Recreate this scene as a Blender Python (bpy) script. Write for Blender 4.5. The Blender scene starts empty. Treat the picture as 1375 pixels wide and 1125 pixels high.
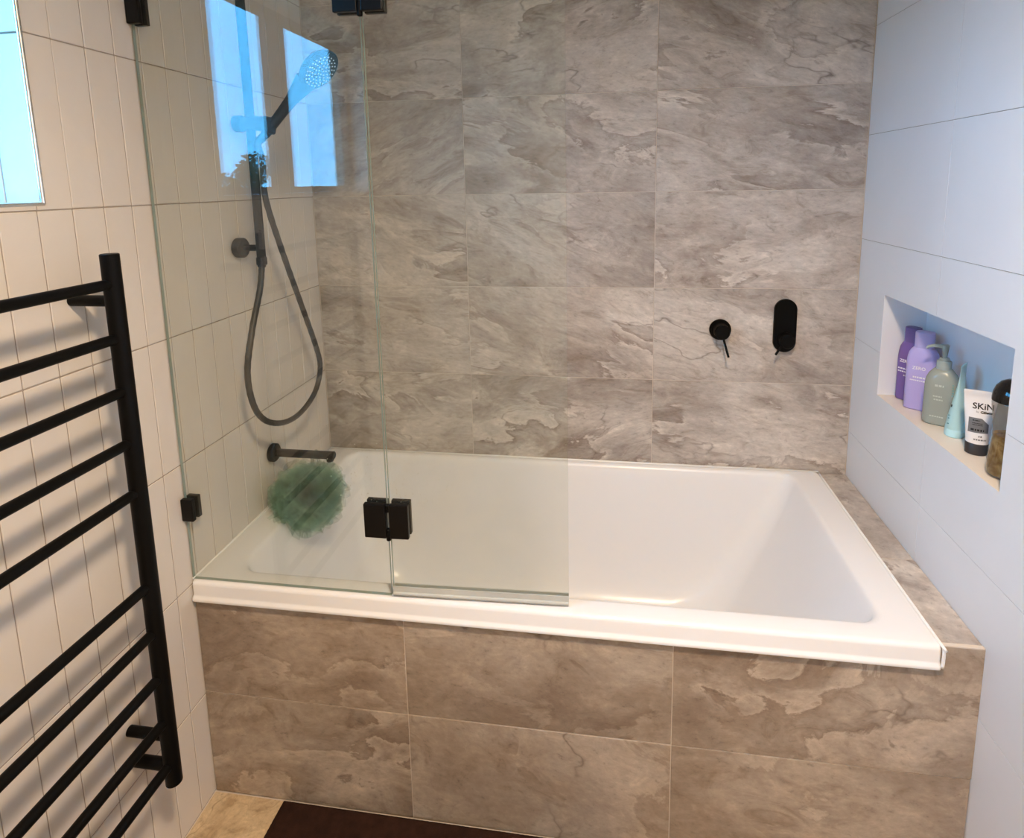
import bpy, bmesh, math, random
from mathutils import Vector, Matrix, noise
random.seed(7)
PI = math.pi
sc = bpy.context.scene
C = sc.collection

# ------------------------------------------------------------------ camera
W = 1.7217                       # room width (left wall x=0, right wall x=W, back wall y=0)
FPX, PX, PY = 794.541, 704.635, 367.116
cam_d = bpy.data.cameras.new('camera')
cam = bpy.data.objects.new('camera', cam_d); C.objects.link(cam)
cam_d.sensor_fit = 'HORIZONTAL'; cam_d.sensor_width = 36.0
cam_d.lens = FPX / 1375 * 36
cam_d.shift_x = (687.5 - PX) / 1375
cam_d.shift_y = (PY - 562.5) / 1375
cam_d.clip_start = 0.02
R_ = Vector((0.98975085, 0.14180612, -0.01686047))
U_ = Vector((-0.00489975, 0.15171852, 0.9884116))
F_ = Vector((-0.14272086, 0.97819861, -0.15085835))
m = Matrix((R_, U_, -F_)).transposed().to_4x4()
m.translation = Vector((0.9841, -1.8727, 1.5091))
cam.matrix_world = m
sc.camera = cam

# ------------------------------------------------------------------ light and exposure
SKY = (1.80, 9.2, 19.0)
LAMP = (1.0, 0.75, 0.52); LAMP_POWER = 181.0; LAMP_BEAM = 160.0
sc.view_settings.view_transform = 'Standard'
sc.view_settings.look = 'None'
sc.view_settings.gamma = 1.0
sc.view_settings.use_curve_mapping = False
sc.view_settings.exposure = 0.0
sc.cycles.max_bounces = 14
sc.cycles.transparent_max_bounces = 24
sc.cycles.diffuse_bounces = 6
sc.cycles.caustics_reflective = False
sc.cycles.caustics_refractive = False
sc.cycles.sample_clamp_indirect = 6.0

world = bpy.data.worlds.new('sky'); sc.world = world
world.use_nodes = True
nt = world.node_tree; nt.nodes.clear()
wo = nt.nodes.new('ShaderNodeOutputWorld'); bg = nt.nodes.new('ShaderNodeBackground')
wtc = nt.nodes.new('ShaderNodeTexCoord'); wn = nt.nodes.new('ShaderNodeTexNoise')
wmp = nt.nodes.new('ShaderNodeMapping'); wmp.inputs['Scale'].default_value = (1.5, 1.5, 5)
wn.inputs['Scale'].default_value = 2.2; wn.inputs['Detail'].default_value = 4
wr = nt.nodes.new('ShaderNodeValToRGB')
wr.color_ramp.elements[0].position = 0.42; wr.color_ramp.elements[0].color = (SKY[0]/20, SKY[1]/20, SKY[2]/20, 1)
wr.color_ramp.elements[1].position = 0.72; wr.color_ramp.elements[1].color = (SKY[0]/20*1.9, SKY[1]/20*1.18, SKY[2]/20*1.03, 1)
nt.links.new(wtc.outputs['Generated'], wmp.inputs['Vector']); nt.links.new(wmp.outputs[0], wn.inputs['Vector'])
nt.links.new(wn.outputs[0], wr.inputs[0]); nt.links.new(wr.outputs[0], bg.inputs['Color'])
bg.inputs['Strength'].default_value = 20.0
nt.links.new(bg.outputs[0], wo.inputs['Surface'])

# ------------------------------------------------------------------ materials
MATS = {}
def new_mat(name):
    mt = bpy.data.materials.new(name); mt.use_nodes = True
    t = mt.node_tree; t.nodes.clear()
    out = t.nodes.new('ShaderNodeOutputMaterial')
    MATS[name] = mt
    return mt, t, out
def N(t, typ, **kw):
    n = t.nodes.new(typ)
    for k, v in kw.items():
        if k in ('operation', 'blend_type', 'data_type', 'noise_dimensions', 'use_clamp', 'feature', 'bands_direction', 'wave_type'):
            setattr(n, k, v)
        else:
            n.inputs[k].default_value = v
    return n
def L(t, a, b): t.links.new(a, b)
def col4(c): return (c[0], c[1], c[2], 1)
def ramp(t, fac, stops, interp='LINEAR'):
    r = t.nodes.new('ShaderNodeValToRGB'); r.color_ramp.interpolation = interp
    e = r.color_ramp.elements
    while len(e) < len(stops): e.new(0.5)
    for el, (pos, c) in zip(e, stops):
        el.position = pos; el.color = col4(c if not isinstance(c, (int, float)) else (c, c, c))
    L(t, fac, r.inputs[0])
    return r.outputs[0]
def math_(t, op, a, b=None, clamp=False):
    n = t.nodes.new('ShaderNodeMath'); n.operation = op; n.use_clamp = clamp
    for i, v in enumerate((a, b)):
        if v is None: continue
        if isinstance(v, (int, float)): n.inputs[i].default_value = v
        else: L(t, v, n.inputs[i])
    return n.outputs[0]
def mixc(t, fac, a, b, mode='MIX'):
    n = t.nodes.new('ShaderNodeMix'); n.data_type = 'RGBA'; n.blend_type = mode
    for i, v in ((0, fac), (6, a), (7, b)):
        if isinstance(v, (int, float)): n.inputs[i].default_value = v
        elif isinstance(v, tuple): n.inputs[i].default_value = col4(v)
        else: L(t, v, n.inputs[i])
    return n.outputs[2]
def plain(name, color, rough=0.5, metallic=0.0, var=0.05, vscale=8.0, bump=0.0, bscale=120.0, coat=0.0, spec=0.5, trans=0.0, ior=1.45):
    """principled with a little procedural tone variation and fine relief"""
    mt, t, out = new_mat(name)
    b = t.nodes.new('ShaderNodeBsdfPrincipled'); L(t, b.outputs[0], out.inputs[0])
    tc = t.nodes.new('ShaderNodeTexCoord')
    n = N(t, 'ShaderNodeTexNoise', Scale=vscale, Detail=3.0); L(t, tc.outputs['Object'], n.inputs['Vector'])
    c = ramp(t, n.outputs[0], [(0.3, tuple(x * (1 - var) for x in color)), (0.7, tuple(min(1, x * (1 + var)) for x in color))])
    L(t, c, b.inputs['Base Color'])
    b.inputs['Roughness'].default_value = rough; b.inputs['Metallic'].default_value = metallic
    b.inputs['Coat Weight'].default_value = coat; b.inputs['Specular IOR Level'].default_value = spec
    b.inputs['Transmission Weight'].default_value = trans; b.inputs['IOR'].default_value = ior
    if bump > 0:
        n2 = N(t, 'ShaderNodeTexNoise', Scale=bscale, Detail=2.0); L(t, tc.outputs['Object'], n2.inputs['Vector'])
        bp = N(t, 'ShaderNodeBump', Strength=bump, Distance=0.002); L(t, n2.outputs[0], bp.inputs['Height']); L(t, bp.outputs[0], b.inputs['Normal'])
    return mt
def stone(name, dark, mid, light, vein, rough=0.42, angle=0.35, stretch=2.4, scale=1.0, veinamt=0.75):
    """travertine-look porcelain: drifting beds, one-sided flow edges, hair cracks, pits; every tile its own cut"""
    mt, t, out = new_mat(name)
    b = t.nodes.new('ShaderNodeBsdfPrincipled'); L(t, b.outputs[0], out.inputs[0])
    tc = t.nodes.new('ShaderNodeTexCoord'); oi = t.nodes.new('ShaderNodeObjectInfo')
    r = oi.outputs['Random']
    cx = t.nodes.new('ShaderNodeCombineXYZ')
    L(t, math_(t, 'MULTIPLY', r, 37.0), cx.inputs[0]); L(t, math_(t, 'MULTIPLY', r, 71.3), cx.inputs[1]); L(t, math_(t, 'MULTIPLY', r, 19.7), cx.inputs[2])
    rot = t.nodes.new('ShaderNodeMapping')
    rot.inputs['Rotation'].default_value = (0.0, angle, 0.12); rot.inputs['Scale'].default_value = (scale, scale, scale * stretch)
    vr = t.nodes.new('ShaderNodeVectorRotate'); vr.rotation_type = 'AXIS_ANGLE'
    vr.inputs['Axis'].default_value = (0, 1, 0)
    ang = math_(t, 'MULTIPLY', math_(t, 'SUBTRACT', math_(t, 'FRACT', math_(t, 'MULTIPLY', r, 7.31)), 0.5), 0.7)
    L(t, tc.outputs['Object'], vr.inputs['Vector']); L(t, ang, vr.inputs['Angle'])
    L(t, vr.outputs[0], rot.inputs['Vector'])
    add = t.nodes.new('ShaderNodeVectorMath'); add.operation = 'ADD'
    L(t, rot.outputs[0], add.inputs[0]); L(t, cx.outputs[0], add.inputs[1])
    P = add.outputs[0]
    # slow warp so that beds drift and curl
    wn_ = N(t, 'ShaderNodeTexNoise', Scale=2.4, Detail=2.0, Roughness=0.5); L(t, P, wn_.inputs['Vector'])
    ws = t.nodes.new('ShaderNodeVectorMath'); ws.operation = 'MULTIPLY_ADD'
    L(t, wn_.outputs['Color'], ws.inputs[0]); ws.inputs[1].default_value = (0.42, 0.42, 0.42); L(t, P, ws.inputs[2])
    Q = ws.outputs[0]
    n1 = N(t, 'ShaderNodeTexNoise', Scale=2.0, Detail=9.0, Roughness=0.62, Distortion=0.3); L(t, Q, n1.inputs['Vector'])
    basec = ramp(t, n1.outputs[0], [(0.34, dark), (0.47, mid), (0.60, light)])
    # flow edges: saw-tooth contours of a warped field
    n2 = N(t, 'ShaderNodeTexNoise', Scale=1.5, Detail=11.0, Roughness=0.60, Distortion=0.2); L(t, Q, n2.inputs['Vector'])
    saw = math_(t, 'FRACT', math_(t, 'MULTIPLY', n2.outputs[0], 8.0))
    edge = ramp(t, saw, [(0.0, 1.0), (0.05, 0.75), (0.22, 0.22), (0.5, 0.0), (0.96, 0.0), (1.0, 0.8)])
    n3 = N(t, 'ShaderNodeTexNoise', Scale=2.2, Detail=4.0, Roughness=0.6); L(t, P, n3.inputs['Vector'])
    amt = ramp(t, math_(t, 'FRACT', math_(t, 'MULTIPLY', r, 5.13)), [(0.0, 0.35), (0.6, 0.75), (1.0, 1.0)])
    mask = math_(t, 'MULTIPLY', ramp(t, n3.outputs[0], [(0.44, 0.0), (0.58, 1.0)]), amt)
    c1 = mixc(t, math_(t, 'MULTIPLY', math_(t, 'MULTIPLY', edge, mask), veinamt), basec, vein)
    # pale skin beside some of the edges
    pale = ramp(t, saw, [(0.50, 0.0), (0.90, 0.75), (0.965, 0.0)])
    c2 = mixc(t, math_(t, 'MULTIPLY', pale, mask), c1, tuple(min(1, x * 1.30) for x in light))
    # hair cracks
    n4 = N(t, 'ShaderNodeTexNoise', Scale=1.5, Detail=5.0, Roughness=0.48); L(t, P, n4.inputs['Vector'])
    hair = ramp(t, math_(t, 'ABSOLUTE', math_(t, 'SUBTRACT', n4.outputs[0], 0.53)), [(0.0, 1.0), (0.0022, 0.7), (0.005, 0.0)])
    hm = ramp(t, n1.outputs[0], [(0.50, 0.0), (0.6, 1.0)])
    c3 = mixc(t, math_(t, 'MULTIPLY', math_(t, 'MULTIPLY', hair, hm), 0.6), c2, tuple(x * 0.55 for x in vein))
    # fine grain and pits
    n6 = N(t, 'ShaderNodeTexNoise', Scale=11.0, Detail=7.0, Roughness=0.66, Distortion=0.8); L(t, Q, n6.inputs['Vector'])
    mott = ramp(t, n6.outputs[0], [(0.30, (0.70, 0.66, 0.62)), (0.44, (0.97, 0.96, 0.95)), (0.56, (1.03, 1.03, 1.03)), (0.68, (1.20, 1.19, 1.17))])
    n5 = N(t, 'ShaderNodeTexNoise', Scale=46.0, Detail=5.0, Roughness=0.72); L(t, P, n5.inputs['Vector'])
    grain = ramp(t, n5.outputs[0], [(0.28, 0.62), (0.40, 0.93), (0.55, 1.03), (0.70, 1.18)])
    c4 = mixc(t, 1.0, mixc(t, 1.0, c3, mott, 'MULTIPLY'), grain, 'MULTIPLY')
    # each tile a touch lighter or darker
    tone = ramp(t, math_(t, 'FRACT', math_(t, 'MULTIPLY', r, 13.7)), [(0.0, 0.93), (1.0, 1.06)])
    c5 = mixc(t, 1.0, c4, tone, 'MULTIPLY')
    L(t, c5, b.inputs['Base Color'])
    b.inputs['Roughness'].default_value = rough
    bp = N(t, 'ShaderNodeBump', Strength=0.12, Distance=0.002); L(t, n5.outputs[0], bp.inputs['Height']); L(t, bp.outputs[0], b.inputs['Normal'])
    return mt
def thin_glass(name, tint, haze=0.0, hazecol=(0.9, 0.95, 0.9), rough=0.0):
    """clear pane: what is not reflected (Schlick) passes straight through, slightly tinted"""
    mt, t, out = new_mat(name)
    lw = N(t, 'ShaderNodeLayerWeight', Blend=0.5)
    f = math_(t, 'ADD', math_(t, 'MULTIPLY', math_(t, 'POWER', lw.outputs['Facing'], 5.0), 0.957), 0.043)
    tr = t.nodes.new('ShaderNodeBsdfTransparent'); tr.inputs[0].default_value = col4(tint)
    gl = N(t, 'ShaderNodeBsdfGlossy', Roughness=rough)
    mx = t.nodes.new('ShaderNodeMixShader'); L(t, f, mx.inputs[0]); L(t, tr.outputs[0], mx.inputs[1]); L(t, gl.outputs[0], mx.inputs[2])
    res = mx.outputs[0]
    if haze > 0:   # dried spray: a thin film of lime, uneven
        tc = t.nodes.new('ShaderNodeTexCoord')
        n = N(t, 'ShaderNodeTexNoise', Scale=6.0, Detail=5.0, Roughness=0.65); L(t, tc.outputs['Object'], n.inputs['Vector'])
        amt = ramp(t, n.outputs[0], [(0.35, haze * 0.5), (0.7, haze * 1.5)])
        df = t.nodes.new('ShaderNodeBsdfDiffuse'); df.inputs[0].default_value = col4(hazecol)
        m2 = t.nodes.new('ShaderNodeMixShader'); L(t, amt, m2.inputs[0]); L(t, res, m2.inputs[1]); L(t, df.outputs[0], m2.inputs[2])
        res = m2.outputs[0]
    L(t, res, out.inputs[0])
    return mt
def emitter(name, color, strength):
    mt, t, out = new_mat(name)
    e = t.nodes.new('ShaderNodeEmission'); e.inputs[0].default_value = col4(color); e.inputs[1].default_value = strength
    L(t, e.outputs[0], out.inputs[0]); return mt

stone('stone_wall', (0.285, 0.240, 0.206), (0.420, 0.374, 0.330), (0.565, 0.520, 0.470), (0.18, 0.126, 0.098))
stone('stone_apron', (0.245, 0.188, 0.142), (0.335, 0.270, 0.210), (0.43, 0.365, 0.295), (0.17, 0.115, 0.080), angle=0.2, stretch=1.6, veinamt=0.6)
stone('stone_floor', (0.265, 0.180, 0.098), (0.44, 0.325, 0.195), (0.56, 0.44, 0.28), (0.23, 0.145, 0.072), angle=0.0, stretch=1.0, scale=2.2, veinamt=0.5)
plain('strip_tile', (0.66, 0.62, 0.565), 0.38, var=0.02, bump=0.10, bscale=60)
plain('white_tile', (0.78, 0.82, 0.87), 0.40, var=0.01, bump=0.06, bscale=90)
plain('sill_gloss', (0.70, 0.71, 0.73), 0.12, var=0.01)
plain('trim_metal', (0.90, 0.90, 0.90), 0.22, metallic=1.0, var=0.02)
plain('niche_floor', (0.78, 0.72, 0.64), 0.4, var=0.04)
plain('grout_light', (0.62, 0.55, 0.47), 0.9, bump=0.2)
plain('grout_left', (0.34, 0.295, 0.25), 0.9, bump=0.2)
plain('grout_right', (0.36, 0.35, 0.34), 0.9, bump=0.2)
plain('trim_white', (0.86, 0.86, 0.84), 0.35)
plain('ceiling_paint', (0.80, 0.79, 0.77), 0.9, bump=0.05)
plain('rear_paint', (0.50, 0.47, 0.43), 0.8, bump=0.05)
plain('acrylic', (0.82, 0.83, 0.85), 0.26, var=0.01, vscale=2.0)
plain('silicone', (0.86, 0.87, 0.88), 0.3, var=0.03)
plain('black_metal', (0.003, 0.003, 0.0032), 0.45, var=0.1, spec=0.12)
plain('black_chrome', (0.003, 0.003, 0.0035), 0.3, var=0.1, spec=0.25)
plain('hose_black', (0.022, 0.021, 0.02), 0.35, var=0.1, spec=0.4)
plain('nozzle_grey', (0.85, 0.86, 0.88), 0.4)
plain('drop_grey', (0.62, 0.61, 0.56), 0.3)
plain('frame_dark', (0.035, 0.033, 0.032), 0.45, var=0.08)
plain('mat_brown', (0.030, 0.0135, 0.0095), 0.95, var=0.25, vscale=40, bump=0.6, bscale=500, spec=0.15)
plain('seal_grey', (0.50, 0.52, 0.50), 0.25, var=0.08)
thin_glass('screen_glass', (0.950, 0.963, 0.946), haze=0.018, hazecol=(0.72, 0.74, 0.68))
thin_glass('window_glass', (0.97, 0.985, 0.98))
plain('glass_edge', (0.27, 0.34, 0.31), 0.12, var=0.1, spec=0.8)
plain('plum_plastic', (0.19, 0.115, 0.37), 0.38, var=0.03)
plain('plum_cap', (0.165, 0.11, 0.30), 0.42, var=0.03)
plain('lilac_plastic', (0.47, 0.41, 0.78), 0.38, var=0.03)
plain('lilac_cap', (0.45, 0.41, 0.74), 0.42, var=0.03)
plain('sage_plastic', (0.31, 0.345, 0.31), 0.27, var=0.03, coat=0.2)
plain('sage_pump', (0.33, 0.38, 0.36), 0.4, var=0.03)
plain('aqua_plastic', (0.44, 0.68, 0.70), 0.35, var=0.03)
plain('aqua_cap', (0.46, 0.72, 0.77), 0.35, var=0.03)
plain('aqua_print', (0.13, 0.30, 0.31), 0.5)
plain('tube_white', (0.80, 0.79, 0.79), 0.32, var=0.02)
plain('tube_cap', (0.035, 0.033, 0.036), 0.4)
plain('print_grey', (0.16, 0.165, 0.175), 0.4)
plain('print_black', (0.008, 0.008, 0.009), 0.5)
plain('print_white', (0.85, 0.83, 0.9), 0.5)
plain('print_pale', (0.52, 0.56, 0.52), 0.5)
plain('cap_gloss', (0.006, 0.006, 0.007), 0.08, spec=0.6)
plain('leaf', (0.10, 0.13, 0.05), 0.7, var=0.3, vscale=1.5)
plain('bark', (0.05, 0.035, 0.025), 0.9, var=0.3)
plain('lawn', (0.07, 0.10, 0.035), 0.95, var=0.3, vscale=0.3)
emitter('lamp_lens', LAMP, 12.0)
def bottle_glass():
    mt, t, out = new_mat('bottle_clear')
    lw = N(t, 'ShaderNodeLayerWeight', Blend=0.5)
    f = math_(t, 'ADD', math_(t, 'MULTIPLY', math_(t, 'POWER', lw.outputs['Facing'], 3.0), 0.7), 0.05)
    tr = t.nodes.new('ShaderNodeBsdfTransparent'); tr.inputs[0].default_value = (0.83, 0.80, 0.76, 1)
    gl = N(t, 'ShaderNodeBsdfGlossy', Roughness=0.08)
    mx = t.nodes.new('ShaderNodeMixShader'); L(t, f, mx.inputs[0]); L(t, tr.outputs[0], mx.inputs[1]); L(t, gl.outputs[0], mx.inputs[2])
    L(t, mx.outputs[0], out.inputs[0])
    mt, t, out = new_mat('amber_liquid')
    b = t.nodes.new('ShaderNodeBsdfPrincipled'); tc = t.nodes.new('ShaderNodeTexCoord')
    n = N(t, 'ShaderNodeTexNoise', Scale=28.0, Detail=2.0, Distortion=1.5); L(t, tc.outputs['Object'], n.inputs['Vector'])
    L(t, ramp(t, n.outputs[0], [(0.35, (0.30, 0.17, 0.05)), (0.6, (0.62, 0.45, 0.20))]), b.inputs['Base Color'])
    b.inputs['Roughness'].default_value = 0.15; b.inputs['Transmission Weight'].default_value = 0.35
    L(t, b.outputs[0], out.inputs[0])
bottle_glass()
def netting():
    mt, t, out = new_mat('green_netting')
    tc = t.nodes.new('ShaderNodeTexCoord')
    n = N(t, 'ShaderNodeTexNoise', Scale=14.0, Detail=3.0); L(t, tc.outputs['Object'], n.inputs['Vector'])
    c = ramp(t, n.outputs[0], [(0.35, (0.20, 0.40, 0.29)), (0.65, (0.36, 0.60, 0.47))])
    d = t.nodes.new('ShaderNodeBsdfDiffuse'); L(t, c, d.inputs[0])
    tl = t.nodes.new('ShaderNodeBsdfTranslucent'); L(t, c, tl.inputs[0])
    m1 = t.nodes.new('ShaderNodeMixShader'); m1.inputs[0].default_value = 0.4; L(t, d.outputs[0], m1.inputs[1]); L(t, tl.outputs[0], m1.inputs[2])
    tr = t.nodes.new('ShaderNodeBsdfTransparent')
    m2 = t.nodes.new('ShaderNodeMixShader'); m2.inputs[0].default_value = 0.80; L(t, m1.outputs[0], m2.inputs[1]); L(t, tr.outputs[0], m2.inputs[2])
    L(t, m2.outputs[0], out.inputs[0])
netting()

# ------------------------------------------------------------------ helpers
WL = {}
def obj(name, bm, mat, parent=None, smooth=False, world=True, kind=None, label=None, auto=None):
    """link a bmesh as ONE mesh object; world=True: built in world coordinates, moved into the parent's frame"""
    if parent is not None and world:
        bmesh.ops.translate(bm, vec=-WL.get(parent.name, Vector()), verts=bm.verts)
    bmesh.ops.recalc_face_normals(bm, faces=bm.faces)
    me = bpy.data.meshes.new(name); bm.to_mesh(me); bm.free()
    return obj_me(name, me, mat, parent, smooth, kind, label, auto)
def obj_me(name, me, mat, parent=None, smooth=False, kind=None, label=None, auto=None):
    mats = mat if isinstance(mat, (list, tuple)) else [mat]
    if not me.materials:
        for q in mats: me.materials.append(MATS[q])
    if smooth:
        me.polygons.foreach_set('use_smooth', [True] * len(me.polygons))
        if auto: me.set_sharp_from_angle(angle=auto)
    o = bpy.data.objects.new(name, me); C.objects.link(o)
    if parent is not None:
        o.parent = parent
        WL[o.name] = WL.get(parent.name, Vector())
    if kind: o['kind'] = kind
    if label: o['label'] = label
    return o
def thing(name, label, cat, loc, rotz=0.0, group=None, kind=None):
    o = bpy.data.objects.new(name, None); C.objects.link(o)
    o.location = loc; o.rotation_euler = (0, 0, rotz); o.empty_display_size = 0.05
    o['label'] = label
    if cat: o['category'] = cat
    if group: o['group'] = group
    if kind: o['kind'] = kind
    WL[o.name] = Vector(loc)
    return o
def tag(o, label, cat, group=None, kind=None):
    o['label'] = label
    if cat: o['category'] = cat
    if group: o['group'] = group
    if kind: o['kind'] = kind
    return o
def box(bm, x0, x1, y0, y1, z0, z1, mi=0):
    vs = [bm.verts.new((x, y, z)) for x in (x0, x1) for y in (y0, y1) for z in (z0, z1)]
    fs = []
    for q in ((0, 1, 3, 2), (4, 6, 7, 5), (0, 4, 5, 1), (2, 3, 7, 6), (0, 2, 6, 4), (1, 5, 7, 3)):
        f = bm.faces.new([vs[i] for i in q]); f.material_index = mi; fs.append(f)
    return vs, fs
def bbox(x0, x1, y0, y1, z0, z1, bev=0.0, seg=1):
    bm = bmesh.new(); box(bm, x0, x1, y0, y1, z0, z1)
    if bev: bmesh.ops.bevel(bm, geom=bm.edges[:], offset=bev, segments=seg, affect='EDGES', profile=0.5)
    return bm
def catmull(pts, n=8, closed=False):
    pts = [Vector(q) for q in pts]; out = []
    k = len(pts)
    for i in range(k if closed else k - 1):
        if closed: a, b, c, d = pts[(i - 1) % k], pts[i], pts[(i + 1) % k], pts[(i + 2) % k]
        else: a, b, c, d = pts[max(i - 1, 0)], pts[i], pts[i + 1], pts[min(i + 2, k - 1)]
        for j in range(n):
            t = j / n
            out.append(0.5 * ((2 * b) + (c - a) * t + (2 * a - 5 * b + 4 * c - d) * t * t + (3 * b - a - 3 * c + d) * t ** 3))
    if not closed: out.append(pts[-1])
    return out
def tube(bm, pts, r, seg=16, cap=True, closed=False, bev=0.0):
    """sweep a circle along points; r number or list; bev rounds the ends"""
    pts = [Vector(q) for q in pts]
    rs = list(r) if isinstance(r, (list, tuple)) else [r] * len(pts)
    if bev and not closed:
        d0 = (pts[1] - pts[0]).normalized(); d1 = (pts[-1] - pts[-2]).normalized()
        pts = [pts[0], pts[0] + d0 * bev] + pts[1:-1] + [pts[-1] - d1 * bev, pts[-1]]
        rs = [rs[0] - bev, rs[0]] + rs[1:-1] + [rs[-1], rs[-1] - bev]
    n = len(pts); up = None; rings = []
    for i in range(n):
        if closed: d = (pts[(i + 1) % n] - pts[(i - 1) % n]).normalized()
        else: d = (pts[min(i + 1, n - 1)] - pts[max(i - 1, 0)]).normalized()
        if up is None:
            up = Vector((0, 0, 1)) if abs(d.z) < 0.9 else Vector((1, 0, 0))
        s = d.cross(up).normalized(); up = s.cross(d).normalized()
        rings.append([bm.verts.new(pts[i] + rs[i] * (math.cos(2 * PI * k / seg) * s + math.sin(2 * PI * k / seg) * up)) for k in range(seg)])
    for i in range(n if closed else n - 1):
        a, b = rings[i], rings[(i + 1) % n]
        for k in range(seg): bm.faces.new((a[k], a[(k + 1) % seg], b[(k + 1) % seg], b[k]))
    if cap and not closed:
        bm.faces.new(rings[0][::-1]); bm.faces.new(rings[-1])
def rrect(x0, x1, y0, y1, r, n=6):
    pts = []
    for cx, cy, a0 in ((x1 - r, y1 - r, 0), (x0 + r, y1 - r, PI / 2), (x0 + r, y0 + r, PI), (x1 - r, y0 + r, 1.5 * PI)):
        for k in range(n + 1):
            a = a0 + PI / 2 * k / n
            pts.append((cx + r * math.cos(a), cy + r * math.sin(a)))
    return pts
def loft(bm, rings, cap0=True, cap1=True):
    """rings: lists of 3D points of equal length"""
    vr = [[bm.verts.new(q) for q in rg] for rg in rings]
    for a, b in zip(vr, vr[1:]):
        for k in range(len(a)):
            bm.faces.new((a[k], a[(k + 1) % len(a)], b[(k + 1) % len(a)], b[k]))
    if cap0: bm.faces.new(vr[0][::-1])
    if cap1: bm.faces.new(vr[-1])
    return vr
def lathe(bm, prof, seg=24, cap=True):
    """prof: (r, z) about the local z axis"""
    rings = [[(max(r, 1e-5) * math.cos(2 * PI * k / seg), max(r, 1e-5) * math.sin(2 * PI * k / seg), z) for k in range(seg)] for r, z in prof]
    loft(bm, rings, cap, cap)
def cells(u0, u1, v0, v1, hole):
    """rectangles that cover [u0,u1]x[v0,v1] minus the hole"""
    if hole is None or hole[0] >= u1 or hole[1] <= u0 or hole[2] >= v1 or hole[3] <= v0:
        return [(u0, u1, v0, v1)]
    us = sorted(set([u0, u1] + [h for h in hole[:2] if u0 < h < u1])); vs = sorted(set([v0, v1] + [h for h in hole[2:] if v0 < h < v1]))
    out = []
    for a, b in zip(us, us[1:]):
        for c, d in zip(vs, vs[1:]):
            if not (a >= hole[0] - 1e-6 and b <= hole[1] + 1e-6 and c >= hole[2] - 1e-6 and d <= hole[3] + 1e-6): out.append((a, b, c, d))
    return out
def slab(bm, cl, axis, d0, d1):
    """solid plate out of cells; axis 'x' (u=y, v=z) or 'y' (u=x, v=z)"""
    P = (lambda d, u, v: (d, u, v)) if axis == 'x' else (lambda d, u, v: (u, d, v))
    for (a, b, c, d) in cl:
        f = bm.faces.new([bm.verts.new(P(d0, u, v)) for u, v in ((a, c), (b, c), (b, d), (a, d))])
    bmesh.ops.remove_doubles(bm, verts=bm.verts, dist=1e-5)
    g = bmesh.ops.extrude_face_region(bm, geom=bm.faces[:])
    vs = [e for e in g['geom'] if isinstance(e, bmesh.types.BMVert)]
    bmesh.ops.translate(bm, verts=vs, vec=P(d1 - d0, 0, 0))
    bmesh.ops.recalc_face_normals(bm, faces=bm.faces)
    bmesh.ops.dissolve_limit(bm, angle_limit=0.02, verts=bm.verts, edges=bm.edges)
TILE_ME = {}
def tile_box(name, parent, c, size, mat, bev=0.0008):
    """one tile; alike tiles share a mesh"""
    key = (name, mat, tuple(round(s, 4) for s in size))
    if key not in TILE_ME:
        sx, sy, sz = (s / 2 for s in size)
        bm = bbox(-sx, sx, -sy, sy, -sz, sz, bev)
        me = bpy.data.meshes.new(name); bm.to_mesh(me); bm.free(); TILE_ME[key] = me
    o = obj_me(name, TILE_ME[key], mat, parent)
    o.location = Vector(c) - WL.get(parent.name, Vector())
    return o
def tile_cut(name, parent, u0, u1, v0, v1, hole, axis, d0, d1, mat):
    cl = cells(u0, u1, v0, v1, hole)
    if not cl: return None
    bm = bmesh.new(); slab(bm, cl, axis, d0, d1)
    cu, cv, cd = (u0 + u1) / 2, (v0 + v1) / 2, (d0 + d1) / 2
    c = Vector((cd, cu, cv) if axis == 'x' else (cu, cd, cv))
    bmesh.ops.translate(bm, verts=bm.verts, vec=-c)
    o = obj(name, bm, mat, parent, world=False)
    o.location = c - WL.get(parent.name, Vector())
    return o
def text_bm(s, size, align='CENTER', extrude=0.0, spacing=1.0, bold=0.0):
    cu = bpy.data.curves.new('t', 'FONT'); cu.body = s; cu.size = size; cu.align_x = align; cu.extrude = extrude; cu.offset = bold
    cu.space_character = spacing; cu.resolution_u = 3
    o = bpy.data.objects.new('t', cu); C.objects.link(o)
    dg = bpy.context.evaluated_depsgraph_get()
    me = bpy.data.meshes.new_from_object(o.evaluated_get(dg))
    bm = bmesh.new(); bm.from_mesh(me)
    bpy.data.objects.remove(o); bpy.data.curves.remove(cu); bpy.data.meshes.remove(me)
    return bm

# ------------------------------------------------------------------ room shell
CEIL, REAR = 2.45, -2.9
G = 0.0016                                   # joints lie this deep
# --- floor
fl = obj('floor', bbox(-0.2, W + 0.3, REAR - 0.1, 0.15, -0.12, -G), 'grout_light'); tag(fl, 'beige stone tiled bathroom floor', None, kind='structure')
for j, y1 in enumerate((-0.716, -1.316, -1.916, -2.516)):
    y0 = max(y1 - 0.598, REAR)
    for x0, x1 in ((0.002, 0.2365), (0.2385, 0.8365), (0.8385, 1.4365), (1.4385, W - 0.002)):
        tile_box('floor_tile', fl, ((x0 + x1) / 2, (y0 + y1) / 2, -0.004), (x1 - x0, y1 - y0, 0.008), 'stone_floor')
# --- ceiling and rear wall
tag(obj('ceiling', bbox(-0.2, W + 0.3, REAR - 0.1, 0.15, CEIL, CEIL + 0.1), 'ceiling_paint'), 'plain white ceiling above the bath', None, kind='structure')
tag(obj('wall_rear', bbox(-0.2, W + 0.3, REAR - 0.12, REAR, -0.12, CEIL), 'rear_paint'), 'plain painted wall behind the camera', None, kind='structure')
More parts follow.
